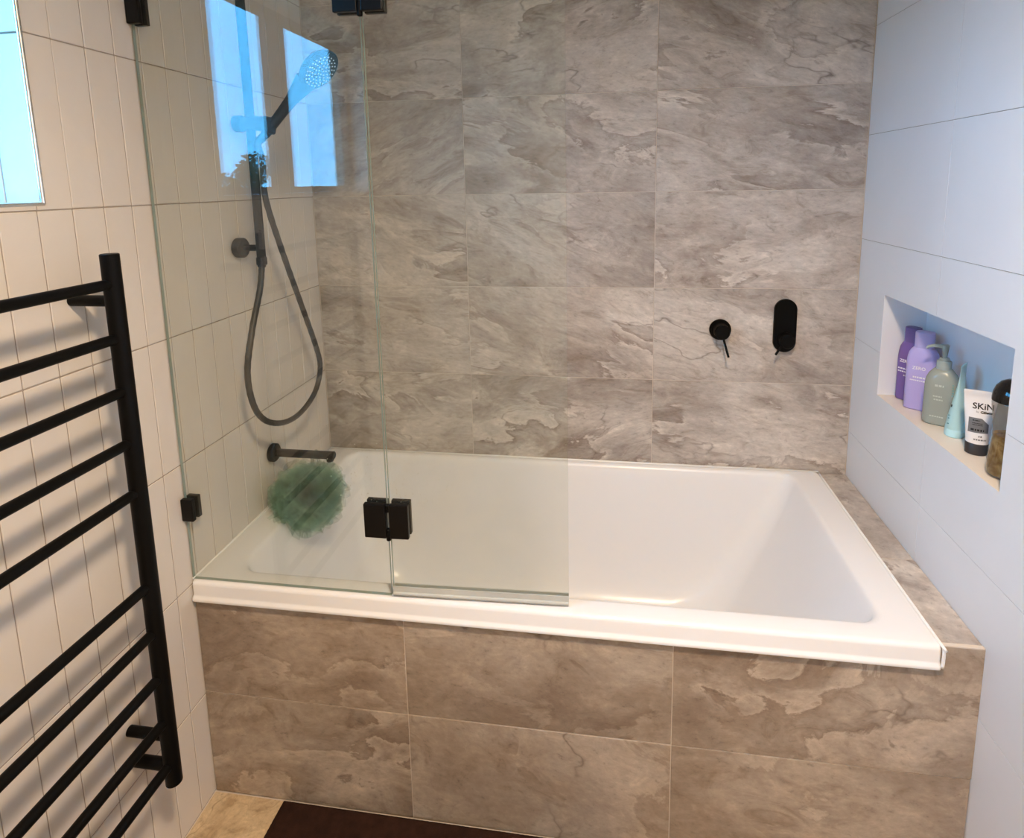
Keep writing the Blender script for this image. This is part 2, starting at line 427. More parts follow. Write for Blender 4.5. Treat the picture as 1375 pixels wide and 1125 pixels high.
# --- back wall
wb = obj('wall_back', bbox(-0.2, W + 0.3, G, 0.14, -0.12, CEIL), 'grout_light'); tag(wb, 'stone tiled wall behind the bath', None, kind='structure')
bx = [0.001, W - 1.2, W - 0.6, W - 0.001]
bz = [0.576 + 0.3 * k for k in range(7)]
for i in range(3):
    for k in range(7):
        z0 = bz[k]; z1 = min(z0 + 0.3, CEIL)
        x0, x1 = bx[i] + 0.001, bx[i + 1] - 0.001
        if z1 - z0 < 0.02: continue
        tile_box('wall_tile', wb, ((x0 + x1) / 2, 0.004, (z0 + z1) / 2), (x1 - x0, 0.008, z1 - z0 - 0.002), 'stone_wall')
# --- left wall with the window opening
WIN = (-2.02, -0.957, 1.487, 2.09); REC = 0.12          # y0,y1,z0,z1 of the opening, depth to the sash
bm = bmesh.new(); slab(bm, cells(REAR - 0.1, 0.14, -0.12, CEIL, WIN), 'x', -G, -0.2)
wl = obj('wall_left', bm, 'grout_left'); tag(wl, 'wall of narrow upright beige tiles beside the towel rail', None, kind='structure')
PIT = 0.0694
ys = [0.0] + [-0.764 + PIT * k for k in range(10, -16, -1)]
ys = [y for y in ys if y <= 0.0]
zs = [0.0] + [0.276 + 0.3 * k for k in range(8)]
for y1, y0 in zip(ys, ys[1:]):
    if y1 - y0 < 0.01: continue
    for z0, z1 in zip(zs, zs[1:] + [CEIL]):
        z1 = min(z1, CEIL)
        if z1 - z0 < 0.03: continue
        a, b, c, d = y0 + 0.0011, y1 - 0.0011, z0 + 0.0013, z1 - 0.0013
        if b <= WIN[0] or a >= WIN[1] or d <= WIN[2] or c >= WIN[3]:
            tile_box('wall_tile', wl, (-0.004, (a + b) / 2, (c + d) / 2), (0.008, b - a, d - c), 'strip_tile', 0.0011)
        else:
            tile_cut('wall_tile', wl, a, b, c, d, WIN, 'x', 0.0, -0.008, 'strip_tile')
# remaining wall toward the rear, never closer than the camera
for z0, z1 in zip(zs, zs[1:] + [CEIL]):
    z1 = min(z1, CEIL)
    if z1 - z0 < 0.03: continue
    tile_cut('wall_tile', wl, REAR, ys[-1] - 0.0008, z0 + 0.001, z1 - 0.001, WIN, 'x', 0.0, -0.008, 'strip_tile')
# window reveal: tiles on both jambs, slabs on sill and head
for yy, s in ((WIN[1], 1), (WIN[0], -1)):
    for x0, x1 in ((-0.0715, -0.004), (-REC - 0.05, -0.0745)):
        for z0, z1 in ((WIN[2], 1.7725), (1.7755, WIN[3])):
            tile_box('reveal_tile', wl, ((x0 + x1) / 2, yy - s * 0.001, (z0 + z1) / 2), (x1 - x0, 0.006, z1 - z0), 'strip_tile')
for zz, s, mt_ in ((WIN[2], -1, 'sill_gloss'), (WIN[3], 1, 'white_tile')):
    tile_box('reveal_tile', wl, (-(REC + 0.05 + 0.004) / 2, (WIN[0] + WIN[1]) / 2, zz - s * 0.001), (REC + 0.046, WIN[1] - WIN[0], 0.006), mt_)
for p_, q_ in (((WIN[0], WIN[2]), (WIN[1], WIN[2])), ((WIN[0], WIN[3]), (WIN[1], WIN[3])), ((WIN[0], WIN[2]), (WIN[0], WIN[3])), ((WIN[1], WIN[2]), (WIN[1], WIN[3]))):
    bm = bmesh.new(); tube(bm, [(-0.0025, p_[0], p_[1]), (-0.0025, q_[0], q_[1])], 0.0042, 12)
    obj('edge_trim', bm, 'trim_metal', wl, True, auto=0.7)
# --- window
w1 = thing('window_1', 'two-pane window with dark frame above the towel rail', None, (-REC, (WIN[0] + WIN[1]) / 2, WIN[2]), kind='structure')
fx0, fx1 = -REC - 0.03, -REC
bm = bmesh.new()
f0, f1, f2, f3 = WIN[0] + 0.002, WIN[1] - 0.004, WIN[2] + 0.002, WIN[3] - 0.002
box(bm, fx0, fx1, f0, f1, f2, f2 + 0.022); box(bm, fx0, fx1, f0, f1, f3 - 0.03, f3)
box(bm, fx0, fx1, f0, f0 + 0.035, f2, f3); box(bm, fx0, fx1, f1 - 0.03, f1, f2, f3)
obj('window_frame', bm, 'frame_dark', w1)
obj('mullion', bbox(fx0 - 0.005, fx1 + 0.005, -1.525, -1.425, f2 + 0.02, f3 - 0.03, 0.003), 'frame_dark', w1)
for a, b in ((-1.425, f1 - 0.03), (f0 + 0.035, -1.525)):
    obj('pane', bbox(fx0 + 0.012, fx0 + 0.016, a, b, f2 + 0.022, f3 - 0.03), 'window_glass', w1)
# --- right wall with the niche
NI = (-0.702, -0.172, 0.910, 1.193); ND = 0.112
bm = bmesh.new(); slab(bm, cells(REAR - 0.1, 0.14, -0.12, CEIL, NI), 'x', W + G, W + ND + 0.004)
b2 = bmesh.new(); box(b2, W + ND + 0.003, W + 0.24, REAR - 0.1, 0.14, -0.12, CEIL)
me2 = bpy.data.meshes.new('t'); b2.to_mesh(me2); b2.free(); bm.from_mesh(me2); bpy.data.meshes.remove(me2)
wr_ = obj('wall_right', bm, 'grout_right'); tag(wr_, 'large white tiled wall with a recessed shelf niche', None, kind='structure')
ry = [0.0, -0.4327, -1.0327, -1.6327, -2.2327, REAR]
rz = [0.0] + [0.1297 + 0.3 * k for k in range(8)] + [CEIL]
for y1, y0 in zip(ry, ry[1:]):
    for z0, z1 in zip(rz, rz[1:]):
        if z1 - z0 < 0.03: continue
        a, b, c, d = y0 + 0.0007, y1 - 0.0007, z0 + 0.0007, z1 - 0.0007
        if b <= NI[0] or a >= NI[1] or d <= NI[2] or c >= NI[3]:
            tile_box('wall_tile', wr_, (W + 0.004, (a + b) / 2, (c + d) / 2), (0.008, b - a, d - c), 'white_tile', 0.0002)
        else:
            tile_cut('wall_tile', wr_, a, b, c, d, NI, 'x', W, W + 0.008, 'white_tile')
tile_box('niche_tile', wr_, (W + ND + 0.001, (NI[0] + NI[1]) / 2, (NI[2] + NI[3]) / 2), (0.006, NI[1] - NI[0], NI[3] - NI[2]), 'white_tile')
for yy, s in ((NI[1], 1), (NI[0], -1)):
    tile_box('niche_tile', wr_, (W + ND / 2 + 0.0003, yy + s * 0.0015, (NI[2] + NI[3]) / 2), (ND, 0.004, NI[3] - NI[2]), 'white_tile', 0.0002)
tile_box('niche_tile', wr_, (W + ND / 2 + 0.0003, (NI[0] + NI[1]) / 2, NI[3] + 0.0015), (ND, NI[1] - NI[0], 0.004), 'white_tile', 0.0002)
o = tile_box('niche_sill', wr_, (W + ND / 2 + 0.0005, (NI[0] + NI[1]) / 2, NI[2] - 0.001), (ND + 0.001, NI[1] - NI[0], 0.004), 'niche_floor')
o['label'] = 'cream stone sill of the niche'

# ------------------------------------------------------------------ ceiling lamps
def downlight(x, y, label):
    t = thing('downlight', label, 'ceiling light', (x, y, CEIL), group='ceiling downlights')
    bm = bmesh.new(); lathe(bm, [(0.062, 0), (0.082, 0), (0.082, -0.004), (0.078, -0.008), (0.064, -0.009), (0.062, -0.004)], 32, cap=False)
    obj('trim_ring', bm, 'trim_white', t, True, world=False, auto=0.6)
    bm = bmesh.new(); lathe(bm, [(0.0, -0.002), (0.0625, -0.002), (0.0625, -0.005), (0.0, -0.005)], 32, cap=False)
    obj('lens', bm, 'lamp_lens', t, False, world=False)
    ld = bpy.data.lights.new('downlight_beam', 'SPOT'); lo = bpy.data.objects.new('downlight_beam', ld); C.objects.link(lo)
    ld.energy = LAMP_POWER; ld.color = LAMP; ld.shadow_soft_size = 0.085; ld.spot_size = math.radians(LAMP_BEAM); ld.spot_blend = 1.0
    lo.location = (0, 0, -0.07); lo.parent = t
downlight(1.16, -1.72, 'round recessed ceiling downlight between the bath and the camera')

# ------------------------------------------------------------------ bath
HL = 0.585                                    # top of the tiled ledge
DP = 0.7144                                   # apron plane
sr = thing('bath_surround', 'brown stone tiled front and side ledge boxing in the bath', 'bath surround', (W / 2, -DP / 2, 0))
bm = bmesh.new()
box(bm, 0.002, W - 0.002, -DP + G, -DP + 0.020, 0.001, 0.538); box(bm, 1.645, W - 0.002, -DP + G, -0.003, 0.001, HL - G)
obj('core', bm, 'grout_light', sr)
for x0, x1 in ((0.002, W - 1.2), (W - 1.2, W - 0.6), (W - 0.6, W - 0.0005)):
    for z0, z1 in ((0.002, 0.2844), (0.2864, 0.540)):
        if x1 > 1.7 and z1 > 0.5:            # this one runs up past the bath lip to the ledge
            tile_cut('apron_tile', sr, x0 + 0.001, x1, z0, HL, (0, 1.6405, 0.540, 1.0), 'y', -DP, -DP + 0.008, 'stone_apron')
        else:
            tile_box('apron_tile', sr, ((x0 + x1) / 2, -DP + 0.004, (z0 + z1) / 2), (x1 - x0 - 0.002, 0.008, z1 - z0), 'stone_apron')
for y1, y0 in ((-0.003, -0.4317), (-0.4337, -DP + 0.0095)):
    tile_box('ledge_tile', sr, ((1.6415 + W - 0.001) / 2, (y0 + y1) / 2, HL - 0.004), (W - 0.001 - 1.6415, y1 - y0, 0.008), 'stone_wall')
obj('edge_strip', bbox(1.6415, W - 0.001, -DP - 0.0003, -DP + 0.0085, HL - 0.0022, HL + 0.0004), 'grout_light', sr)

bt = thing('bathtub', 'white built-in bathtub with square rim and sloping ends', 'bathtub', (0.82, -0.36, 0.135))
RX1 = 1.6395
prof = [  # x0, x1, y0, y1, r, z
    (0.004, RX1 - 0.004, -0.7150, -0.004, 0.004, 0.5405), (0.003, RX1, -0.7285, -0.003, 0.008, 0.5405), (0.003, RX1, -0.7295, -0.003, 0.009, 0.5435),
    (0.003, RX1, -0.7285, -0.003, 0.009, 0.5485), (0.003, RX1, -0.7250, -0.003, 0.009, 0.5510), (0.003, RX1, -0.7240, -0.003, 0.009, 0.5560),
    (0.003, RX1, -0.7240, -0.003, 0.009, 0.5800), (0.003, RX1 - 0.001, -0.7225, -0.003, 0.010, 0.5855), (0.004, RX1 - 0.003, -0.7190, -0.004, 0.012, 0.5885),
    (0.006, RX1 - 0.008, -0.7130, -0.006, 0.014, 0.5895), (0.078, 1.566, -0.680, -0.016, 0.055, 0.5900),
    (0.085, 1.558, -0.6735, -0.021, 0.052, 0.5890), (0.090, 1.553, -0.6685, -0.0255, 0.050, 0.5855), (0.093, 1.549, -0.6650, -0.0290, 0.048, 0.5790),
    (0.098, 1.540, -0.6610, -0.0330, 0.048, 0.5600), (0.112, 1.510, -0.6520, -0.042, 0.055, 0.490), (0.127, 1.470, -0.6430, -0.051, 0.065, 0.410),
    (0.143, 1.425, -0.6340, -0.060, 0.080, 0.330), (0.160, 1.382, -0.6250, -0.069, 0.095, 0.260), (0.180, 1.345, -0.6130, -0.081, 0.110, 0.205),
    (0.212, 1.300, -0.5930, -0.101, 0.120, 0.165), (0.262, 1.245, -0.5580, -0.136, 0.120, 0.145), (0.340, 1.160, -0.4980, -0.196, 0.100, 0.1365),
    (0.520, 0.980, -0.4000, -0.300, 0.040, 0.1350)]
bm = bmesh.new()
loft(bm, [[(x, y, q[5]) for x, y in rrect(*q[:5], n=8)] for q in prof], cap0=False, cap1=True)
obj('shell', bm, 'acrylic', bt, True, auto=0.9)
bm = bmesh.new()
tube(bm, catmull([(1.6400, -0.7265, 0.545), (1.6405, -0.7262, 0.575), (1.6405, -0.722, 0.5862), (1.6405, -0.70, 0.5868), (1.6405, -0.35, 0.5868), (1.6405, -0.004, 0.5868)], 4), 0.0032, 8)
tube(bm, [(0.004, -0.004, 0.5905), (1.639, -0.004, 0.5905)], 0.003, 8)
tube(bm, [(0.0025, -0.714, 0.590), (0.0025, -0.003, 0.590)], 0.0025, 8)
obj('sealant_bead', bm, 'silicone', bt, True)
bm = bmesh.new(); lathe(bm, [(0.0, 0.002), (0.028, 0.002), (0.034, 0.0), (0.034, -0.003)], 24, cap=False); bmesh.ops.translate(bm, verts=bm.verts, vec=(0.62, -0.35, 0.1365))
obj('waste', bm, 'black_metal', bt, True, auto=0.7)

# ------------------------------------------------------------------ shower screen
GY = -0.710; GT = 2.03
ss = thing('shower_screen', 'frameless folding glass shower screen with black hinges on the bath rim', 'shower screen', (0.45, GY, 0.59))
def glass_panel(name, x0, x1, z0, z1, parent):
    bm = bmesh.new(); vs, fs = box(bm, x0, x1, GY - 0.004, GY + 0.004, z0, z1)
    for f in fs:
        f.normal_update()
        if abs(f.normal.y) < 0.5: f.material_index = 1
    return obj(name, bm, ['screen_glass', 'glass_edge'], parent)
fp = glass_panel('fixed_panel', 0.003, 0.4975, 0.5905, GT, ss)
DA = math.radians(2.0)
def door_xf(bm):
    bmesh.ops.rotate(bm, verts=bm.verts, cent=(0.5, GY, 0), matrix=Matrix.Rotation(DA, 3, 'Z'))
bm = bmesh.new(); vs, fs = box(bm, 0.5025, 0.898, GY - 0.004, GY + 0.004, 0.606, GT)
for f in fs:
    f.normal_update()
    if abs(f.normal.y) < 0.5: f.material_index = 1
door_xf(bm); dp = obj('door_panel', bm, ['screen_glass', 'glass_edge'], ss)
bm = bmesh.new(); box(bm, 0.5035, 0.898, GY - 0.0065, GY - 0.0042, 0.5925, 0.615); box(bm, 0.5035, 0.898, GY + 0.0042, GY + 0.0065, 0.5925, 0.615)
box(bm, 0.5035, 0.898, GY - 0.0042, GY + 0.0042, 0.5925, 0.604)
tube(bm, [(0.5035, GY - 0.008, 0.600), (0.898, GY - 0.008, 0.600)], 0.0035, 8)
door_xf(bm); obj('bottom_seal', bm, 'seal_grey', dp)
for z0, z1 in ((0.737, 0.817), (1.843, 1.923)):
    h = obj('hinge', bbox(0.4475, 0.4975, GY - 0.016, GY - 0.0045, z0, z1, 0.002, 2), 'black_chrome', ss)
    obj('plate', bbox(0.4475, 0.4975, GY + 0.0045, GY + 0.016, z0, z1, 0.002, 2), 'black_chrome', h)
    for a, b in ((GY - 0.016, GY - 0.0045), (GY + 0.0045, GY + 0.016)):
        bm = bbox(0.5045, 0.5480, a, b, z0, z1, 0.002, 2); door_xf(bm); obj('plate', bm, 'black_chrome', h)
    for pa, pb in ((z0 - 0.008, z0 + 0.020), (z1 - 0.020, z1 - 0.002)):
        bm = bmesh.new(); tube(bm, [(0.5005, GY - 0.008, pa), (0.5005, GY - 0.008, pb)], 0.0055, 12, bev=0.0015); obj('pin', bm, 'black_metal', h, True, auto=0.7)
for z0, z1 in ((0.744, 0.798), (1.846, 1.900)):
    br = obj('wall_bracket', bbox(0.001, 0.030, GY - 0.016, GY - 0.0045, z0, z1, 0.002, 2), 'black_chrome', ss)
    obj('plate', bbox(0.001, 0.030, GY + 0.0045, GY + 0.016, z0, z1, 0.002, 2), 'black_chrome', br)
# spray drops dried on the inside of the panes
def drops(parent, n, x_lo, x_hi, mu, sd, slope):
    bm = bmesh.new()
    for i in range(n):
        x = random.gauss(mu, sd); z = 0.84 + abs(random.gauss(0, 0.07)) - 0.03
        if not x_lo < x < x_hi: continue
        y = GY + 0.0042 + (x - 0.5) * slope
        r = random.uniform(0.0004, 0.0012)
        v0 = bm.verts.new((x, y + r * 0.5, z))
        rg = [bm.verts.new((x + r * math.cos(2 * PI * k / 6), y, z + r * 1.3 * math.sin(2 * PI * k / 6))) for k in range(6)]
        for k in range(6): bm.faces.new((rg[k], rg[(k + 1) % 6], v0))
    obj('water_drops', bm, 'drop_grey', parent, True, kind='stuff')
drops(fp, 110, 0.36, 0.49, 0.46, 0.05, 0.0)
drops(dp, 90, 0.51, 0.72, 0.54, 0.07, math.tan(DA))

# ------------------------------------------------------------------ shower rail, hand shower, spout, taps
RXR, RYR = 0.070, -0.432
rl = thing('shower_rail', 'black wall-mounted sliding shower rail behind the glass', 'shower rail', (0.0, RYR, 1.30))
bm = bmesh.new(); tube(bm, [(RXR, RYR, 1.312), (RXR, RYR, 2.10)], 0.0115, 20, bev=0.002); obj('rail', bm, 'black_metal', rl, True, auto=0.7)
for z in (1.352, 2.06):
    bm = bmesh.new(); tube(bm, [(0.001, RYR, z), (0.024, RYR, z)], 0.0265, 28, bev=0.003); f = obj('wall_flange', bm, 'black_metal', rl, True, auto=0.7)
    bm = bmesh.new(); tube(bm, [(0.022, RYR, z), (RXR - 0.005, RYR, z)], 0.0085, 16); obj('stem', bm, 'black_metal', f, True, auto=0.7)
bm = bmesh.new(); tube(bm, [(RXR, RYR, 1.306), (RXR, RYR, 1.328)], 0.0135, 20, bev=0.002); obj('outlet_collar', bm, 'black_metal', rl, True, auto=0.7)
SZ = 1.672
bm = bmesh.new(); tube(bm, [(0.030, RYR, SZ), (0.048, RYR, SZ), (0.052, RYR, SZ), (0.086, RYR, SZ), (0.118, RYR, SZ - 0.004)], [0.021, 0.021, 0.017, 0.019, 0.017], 20); sl = obj('slider', bm, 'black_metal', rl, True, auto=0.7)
bm = bmesh.new(); tube(bm, [(0.116, RYR + 0.0, SZ - 0.026), (0.126, RYR, SZ + 0.014)], 0.0185, 20, bev=0.003); obj('cradle', bm, 'black_metal', sl, True, auto=0.7)

hs = thing('hand_shower', 'black hand shower with long looped hose on the sliding rail', 'hand shower', (0.12, RYR, SZ))
HB, HT = Vector((0.108, RYR, SZ - 0.030)), Vector((0.232, RYR - 0.003, 1.771))
ax = (HT - HB).normalized()
bm = bmesh.new(); tube(bm, [HB, HB + ax * 0.03, HB + ax * 0.08, HB + ax * 0.115, HT], [0.0115, 0.0125, 0.0135, 0.0150, 0.027], 20); obj('handle', bm, 'black_metal', hs, True, auto=0.7)
# head: a dished disc leaning out over the bath, face down and toward the room
hn = Vector((0.70, -0.24, -0.67)).normalized()
hc = Vector((0.268, RYR - 0.004, 1.795))
hx = Vector((0.107, 0.0, 0.075))
e1 = (hx - hn * hx.dot(hn)).normalized(); e2 = hn.cross(e1)
def disc_loft(prof, seg=32, ell=1.15):
    bm = bmesh.new()
    loft(bm, [[hc + hn * z + e1 * (r * ell * math.cos(2 * PI * k / seg)) + e2 * (r * math.sin(2 * PI * k / seg)) for k in range(seg)] for r, z in prof])
    return bm
obj('head', disc_loft([(0.012, -0.027), (0.030, -0.022), (0.043, -0.013), (0.049, -0.003), (0.049, 0.004), (0.046, 0.007)]), 'black_metal', hs, True, auto=0.8)
fpz = obj('spray_face', disc_loft([(0.045, 0.0065), (0.044, 0.0078), (0.02, 0.0085), (0.004, 0.0086)]), 'black_chrome', hs, True, auto=0.8)
bm = bmesh.new()
for ring, cnt in ((0.007, 5), (0.015, 9), (0.023, 14), (0.031, 19), (0.038, 23)):
    for k in range(cnt):
        a = 2 * PI * (k + 0.3 * ring * 100 % 1) / cnt
        c = hc + hn * 0.0083 + e1 * (ring * 1.12 * math.cos(a)) + e2 * (ring * math.sin(a))
        v0 = bm.verts.new(c + hn * 0.0022)
        rg = [bm.verts.new(c + e1 * (0.0021 * math.cos(2 * PI * j / 6)) + e2 * (0.0021 * math.sin(2 * PI * j / 6))) for j in range(6)]
        for j in range(6): bm.faces.new((rg[j], rg[(j + 1) % 6], v0))
obj('nozzles', bm, 'nozzle_grey', fpz, True, kind='stuff')
hp = catmull([HB, HB - ax * 0.03, (0.094, -0.430, 1.575), (0.087, -0.418, 1.480), (0.082, -0.348, 1.328), (0.080, -0.266, 1.162), (0.080, -0.200, 1.020), (0.080, -0.182, 0.950), (0.080, -0.210, 0.893), (0.080, -0.268, 0.860),
              (0.080, -0.345, 0.848), (0.080, -0.424, 0.862), (0.079, -0.494, 0.900), (0.078, -0.535, 0.960), (0.077, -0.545, 1.048), (0.074, -0.505, 1.150), (0.071, -0.452, 1.245), (0.070, RYR, 1.312)], 8)
bm = bmesh.new()
hr = [0.0078 + (0.0004 if i % 2 else -0.0003) for i in range(len(hp))]
tube(bm, hp, hr, 12); obj('hose', bm, 'hose_black', hs, True)
for a, b in ((hp[0], hp[6]), (hp[-1], hp[-3])):
    bm = bmesh.new(); tube(bm, [a, b], 0.0105, 16, bev=0.0015); obj('hose_nut', bm, 'black_metal', hs, True, auto=0.7)

sp = thing('bath_spout', 'black wall spout over the left end of the bath', 'bath spout', (0, -0.357, 0.74))
bm = bmesh.new(); tube(bm, [(0.001, -0.357, 0.74), (0.018, -0.357, 0.74)], 0.0265, 28, bev=0.003); obj('wall_flange', bm, 'black_metal', sp, True, auto=0.7)
bm = bmesh.new(); tube(bm, [(0.016, -0.357, 0.74), (0.198, -0.357, 0.74)], 0.0118, 20, bev=0.002); obj('spout_arm', bm, 'black_metal', sp, True, auto=0.7)
bm = bmesh.new(); tube(bm, [(0.184, -0.357, 0.738), (0.184, -0.357, 0.722)], 0.0105, 18, bev=0.0015); obj('aerator', bm, 'black_chrome', sp, True, auto=0.7)

mx = thing('bath_mixer', 'round black mixer tap with pin lever on the stone wall', 'tap', (1.325, 0, 1.047))
bm = bmesh.new(); tube(bm, [(1.325, -0.0005, 1.047), (1.325, -0.010, 1.047)], 0.033, 40, bev=0.002); obj('wall_plate', bm, 'black_metal', mx, True, auto=0.7)
bm = bmesh.new(); tube(bm, [(1.325, -0.009, 1.047), (1.325, -0.048, 1.047)], 0.0235, 36, bev=0.003); kb = obj('knob', bm, 'black_metal', mx, True, auto=0.7)
bm = bmesh.new(); tube(bm, [(1.330, -0.036, 1.027), (1.3435, -0.056, 0.972)], 0.0036, 12, bev=0.001); obj('lever', bm, 'black_metal', kb, True, auto=0.7)
dv = thing('bath_diverter', 'oblong black diverter tap with pin lever on the stone wall', 'tap', (1.5165, 0, 1.063))
def stadium(y, s=1.0):
    return [(1.5165 + s * (p_[0]), y, 1.063 + s * p_[1]) for p_ in rrect(-0.033, 0.033, -0.083, 0.083, 0.03299, n=14)]
bm = bmesh.new(); loft(bm, [stadium(-0.0005), stadium(-0.010), stadium(-0.0125, 0.965)]); obj('wall_plate', bm, 'black_metal', dv, True, auto=0.6)
bm = bmesh.new(); tube(bm, [(1.5165, -0.011, 1.022), (1.5165, -0.046, 1.022)], 0.0225, 36, bev=0.003); kb = obj('knob', bm, 'black_metal', dv, True, auto=0.7)
bm = bmesh.new(); tube(bm, [(1.505, -0.034, 1.012), (1.4805, -0.052, 0.983)], 0.0036, 12, bev=0.001); obj('lever', bm, 'black_metal', kb, True, auto=0.7)

# ------------------------------------------------------------------ heated towel rail
TX, TY0, TY1 = 0.090, -0.930, -1.520
tr_ = thing('heated_towel_rail', 'black ladder towel rail with ten round bars on the left wall', 'towel rail', (0.0, (TY0 + TY1) / 2, 0.288))
for y in (TY0, TY1):
    bm = bmesh.new(); tube(bm, [(TX, y, 0.288), (TX, y, 1.396)], 0.0158, 28, bev=0.0015); ps = obj('post', bm, 'black_metal', tr_, True, auto=0.7)
    for z in (1.309, 0.398):
        bm = bmesh.new(); tube(bm, [(0.0005, y, z), (TX, y, z)], 0.0105, 20); obj('standoff', bm, 'black_metal', ps, True, auto=0.7)
bm = bmesh.new(); tube(bm, [(0.0005, TY0, 0.328), (TX, TY0, 0.328)], 0.0120, 20); obj('cable_entry', bm, 'black_metal', tr_, True, auto=0.7)
for z in [1.341 - 0.101 * k for k in range(5)] + [0.740 - 0.101 * k for k in range(5)]:
    bm = bmesh.new(); tube(bm, [(TX, TY0, z), (TX, TY1, z)], 0.0098, 20); obj('bar', bm, 'black_metal', tr_, True, auto=0.7)

# ------------------------------------------------------------------ bath pouf hanging from the spout
pf = thing('bath_pouf', 'ruffled sea-green mesh bath pouf under the spout', 'bath pouf', (0.125, -0.385, 0.55))
bm = bmesh.new(); pc = Vector((0.125, -0.385, 0.625))
for i in range(120):
    d = Vector((random.gauss(0, 1), random.gauss(0, 1), random.gauss(0, 0.9))).normalized()
    a = d.orthogonal().normalized(); b = d.cross(a); ph = random.uniform(0, 6); R0 = random.uniform(0.070, 0.108)
    prev = None
    nk = 20
    for k in range(nk + 1):
        an = -1.5 + 3.0 * k / nk
        rip = 0.020 * math.sin(an * 7 + ph)
        dirn = (d * math.cos(an * 0.6) + a * math.sin(an * 0.6)).normalized()
        p0 = pc + dirn * 0.022 + b * rip * 0.3
        p1 = pc + dirn * R0 * 0.65 + b * rip
        p2 = pc + dirn * R0 * (1 + 0.08 * math.sin(an * 5 + ph * 2)) + b * (rip * 1.7 + 0.006)
        cur = [bm.verts.new((max(q.x, 0.012), q.y, max(q.z, 0.594 + 0.006 * random.random()) if q.x < 0.112 else q.z)) for q in (p0, p1, p2)]
        if prev:
            for j in range(2): bm.faces.new((prev[j], prev[j + 1], cur[j + 1], cur[j]))
        prev = cur
obj('ruffles', bm, 'green_netting', pf, True)
bm = bmesh.new(); tube(bm, catmull([(0.125, -0.385, 0.64), (0.135, -0.372, 0.70), (0.140, -0.371, 0.738), (0.140, -0.357, 0.7538), (0.140, -0.343, 0.738), (0.134, -0.352, 0.69), (0.125, -0.378, 0.64)], 6), 0.0016, 8)
obj('cord', bm, 'green_netting', pf, True)

# ------------------------------------------------------------------ bath mat
bm = bmesh.new(); nx, ny = 210, 130; X0, X1, Y0, Y1 = 0.190, 1.03, -1.25, -0.7195
grid = []
for i in range(nx + 1):
    row = []
    for j in range(ny + 1):
        u, v = i / nx, j / ny
        x = X0 + (X1 - X0) * u; y = Y0 + (Y1 - Y0) * v
        ed = min(u * nx, (1 - u) * nx, v * ny, (1 - v) * ny)
        h = 0.0135 + 0.0016 * math.sin(x * 2 * PI / 0.011) * math.sin(y * 2 * PI / 0.011)
        h *= min(1, 0.35 + ed * 0.3)
        row.append(bm.verts.new((x + 0.003 * math.sin(y * 9), y, h)))
    grid.append(row)
for i in range(nx):
    for j in range(ny): bm.faces.new((grid[i][j], grid[i + 1][j], grid[i + 1][j + 1], grid[i][j + 1]))
edge = [e for e in bm.edges if e.is_boundary]
g = bmesh.ops.extrude_edge_only(bm, edges=edge)
for v in [e for e in g['geom'] if isinstance(e, bmesh.types.BMVert)]: v.co.z = 0.0003
bmesh.ops.rotate(bm, verts=bm.verts, cent=(0.19, -0.72, 0), matrix=Matrix.Rotation(0.0, 3, 'Z'))
tag(obj('bath_mat', bm, 'mat_brown', None, True), 'dark chocolate brown waffle-weave bath mat on the floor', 'bath mat')

# ------------------------------------------------------------------ bottles in the niche
NZ = NI[2] + 0.0012
def rect_rings(spec, n=6):
    """spec: (w, d, r, z)"""
    return [[(x, y, z) for x, y in rrect(-w / 2, w / 2, -d / 2, d / 2, min(r, w / 2 - 1e-4, d / 2 - 1e-4), n)] for w, d, r, z in spec]
def put_text(s, size, z, surf, mat, parent, x=0.0, name='lettering', spacing=1.0, bold=0.0):
    bm = text_bm(s, size, spacing=spacing, bold=bold)
    bmesh.ops.triangulate(bm, faces=bm.faces)
    for v in bm.verts:
        v.co = Vector((v.co.x + x, 0, v.co.y + z))
        v.co.y = surf(v.co.x, v.co.z) - 0.0005
    obj(name, bm, mat, parent, world=False)
def put_lines(lines, surf, mat, parent, name='print_lines'):
    """rows of small unreadable print: (x0, x1, z, h)"""
    bm = bmesh.new()
    for x0, x1, z, h in lines:
        x = x0
        while x < x1 - 1e-4:
            w = min(random.uniform(0.6, 1.6) * h, x1 - x)
            q = [(x, z), (x + w, z), (x + w, z + h), (x, z + h)]
            bm.faces.new([bm.verts.new((a, surf(a, b) - 0.0004, b)) for a, b in q])
            x += w + h * 0.35
    obj(name, bm, mat, parent, world=False, kind='stuff')
def hair_bottle(loc, nrm, w, d, h, body, cap, label, lines):
    rz_ = math.atan2(nrm[0], -nrm[1])
    t = thing('shampoo_bottle', label, 'bottle', (loc[0], loc[1], NZ), rz_, group='bottles in the niche')
    hb = h * 0.80
    bm = bmesh.new(); loft(bm, rect_rings([(w - 0.008, d - 0.008, 0.010, 0), (w - 0.002, d - 0.002, 0.012, 0.002), (w, d, 0.013, 0.006), (w, d, 0.013, hb - 0.040), (w - 0.002, d, 0.014, hb - 0.027),
        (w * 0.91, d - 0.001, 0.015, hb - 0.015), (w * 0.78, d - 0.003, 0.015, hb - 0.006), (w * 0.64, d - 0.006, 0.014, hb)]))
    b = obj('body', bm, body, t, True, world=False, auto=0.9)
    bm = bmesh.new(); cw = w * 0.60; cd = d - 0.006
    loft(bm, rect_rings([(cw, cd, 0.012, hb), (cw, cd, 0.012, h - 0.002), (cw - 0.003, cd - 0.003, 0.011, h)])); obj('cap', bm, cap, t, True, world=False, auto=0.6)
    fl_ = lambda x, z: -d / 2
    put_text('ZERO', 0.0115, hb - 0.056, fl_, 'print_white', b, x=-0.004, bold=0.00025)
    put_lines(lines, fl_, 'print_white', b)
    return t
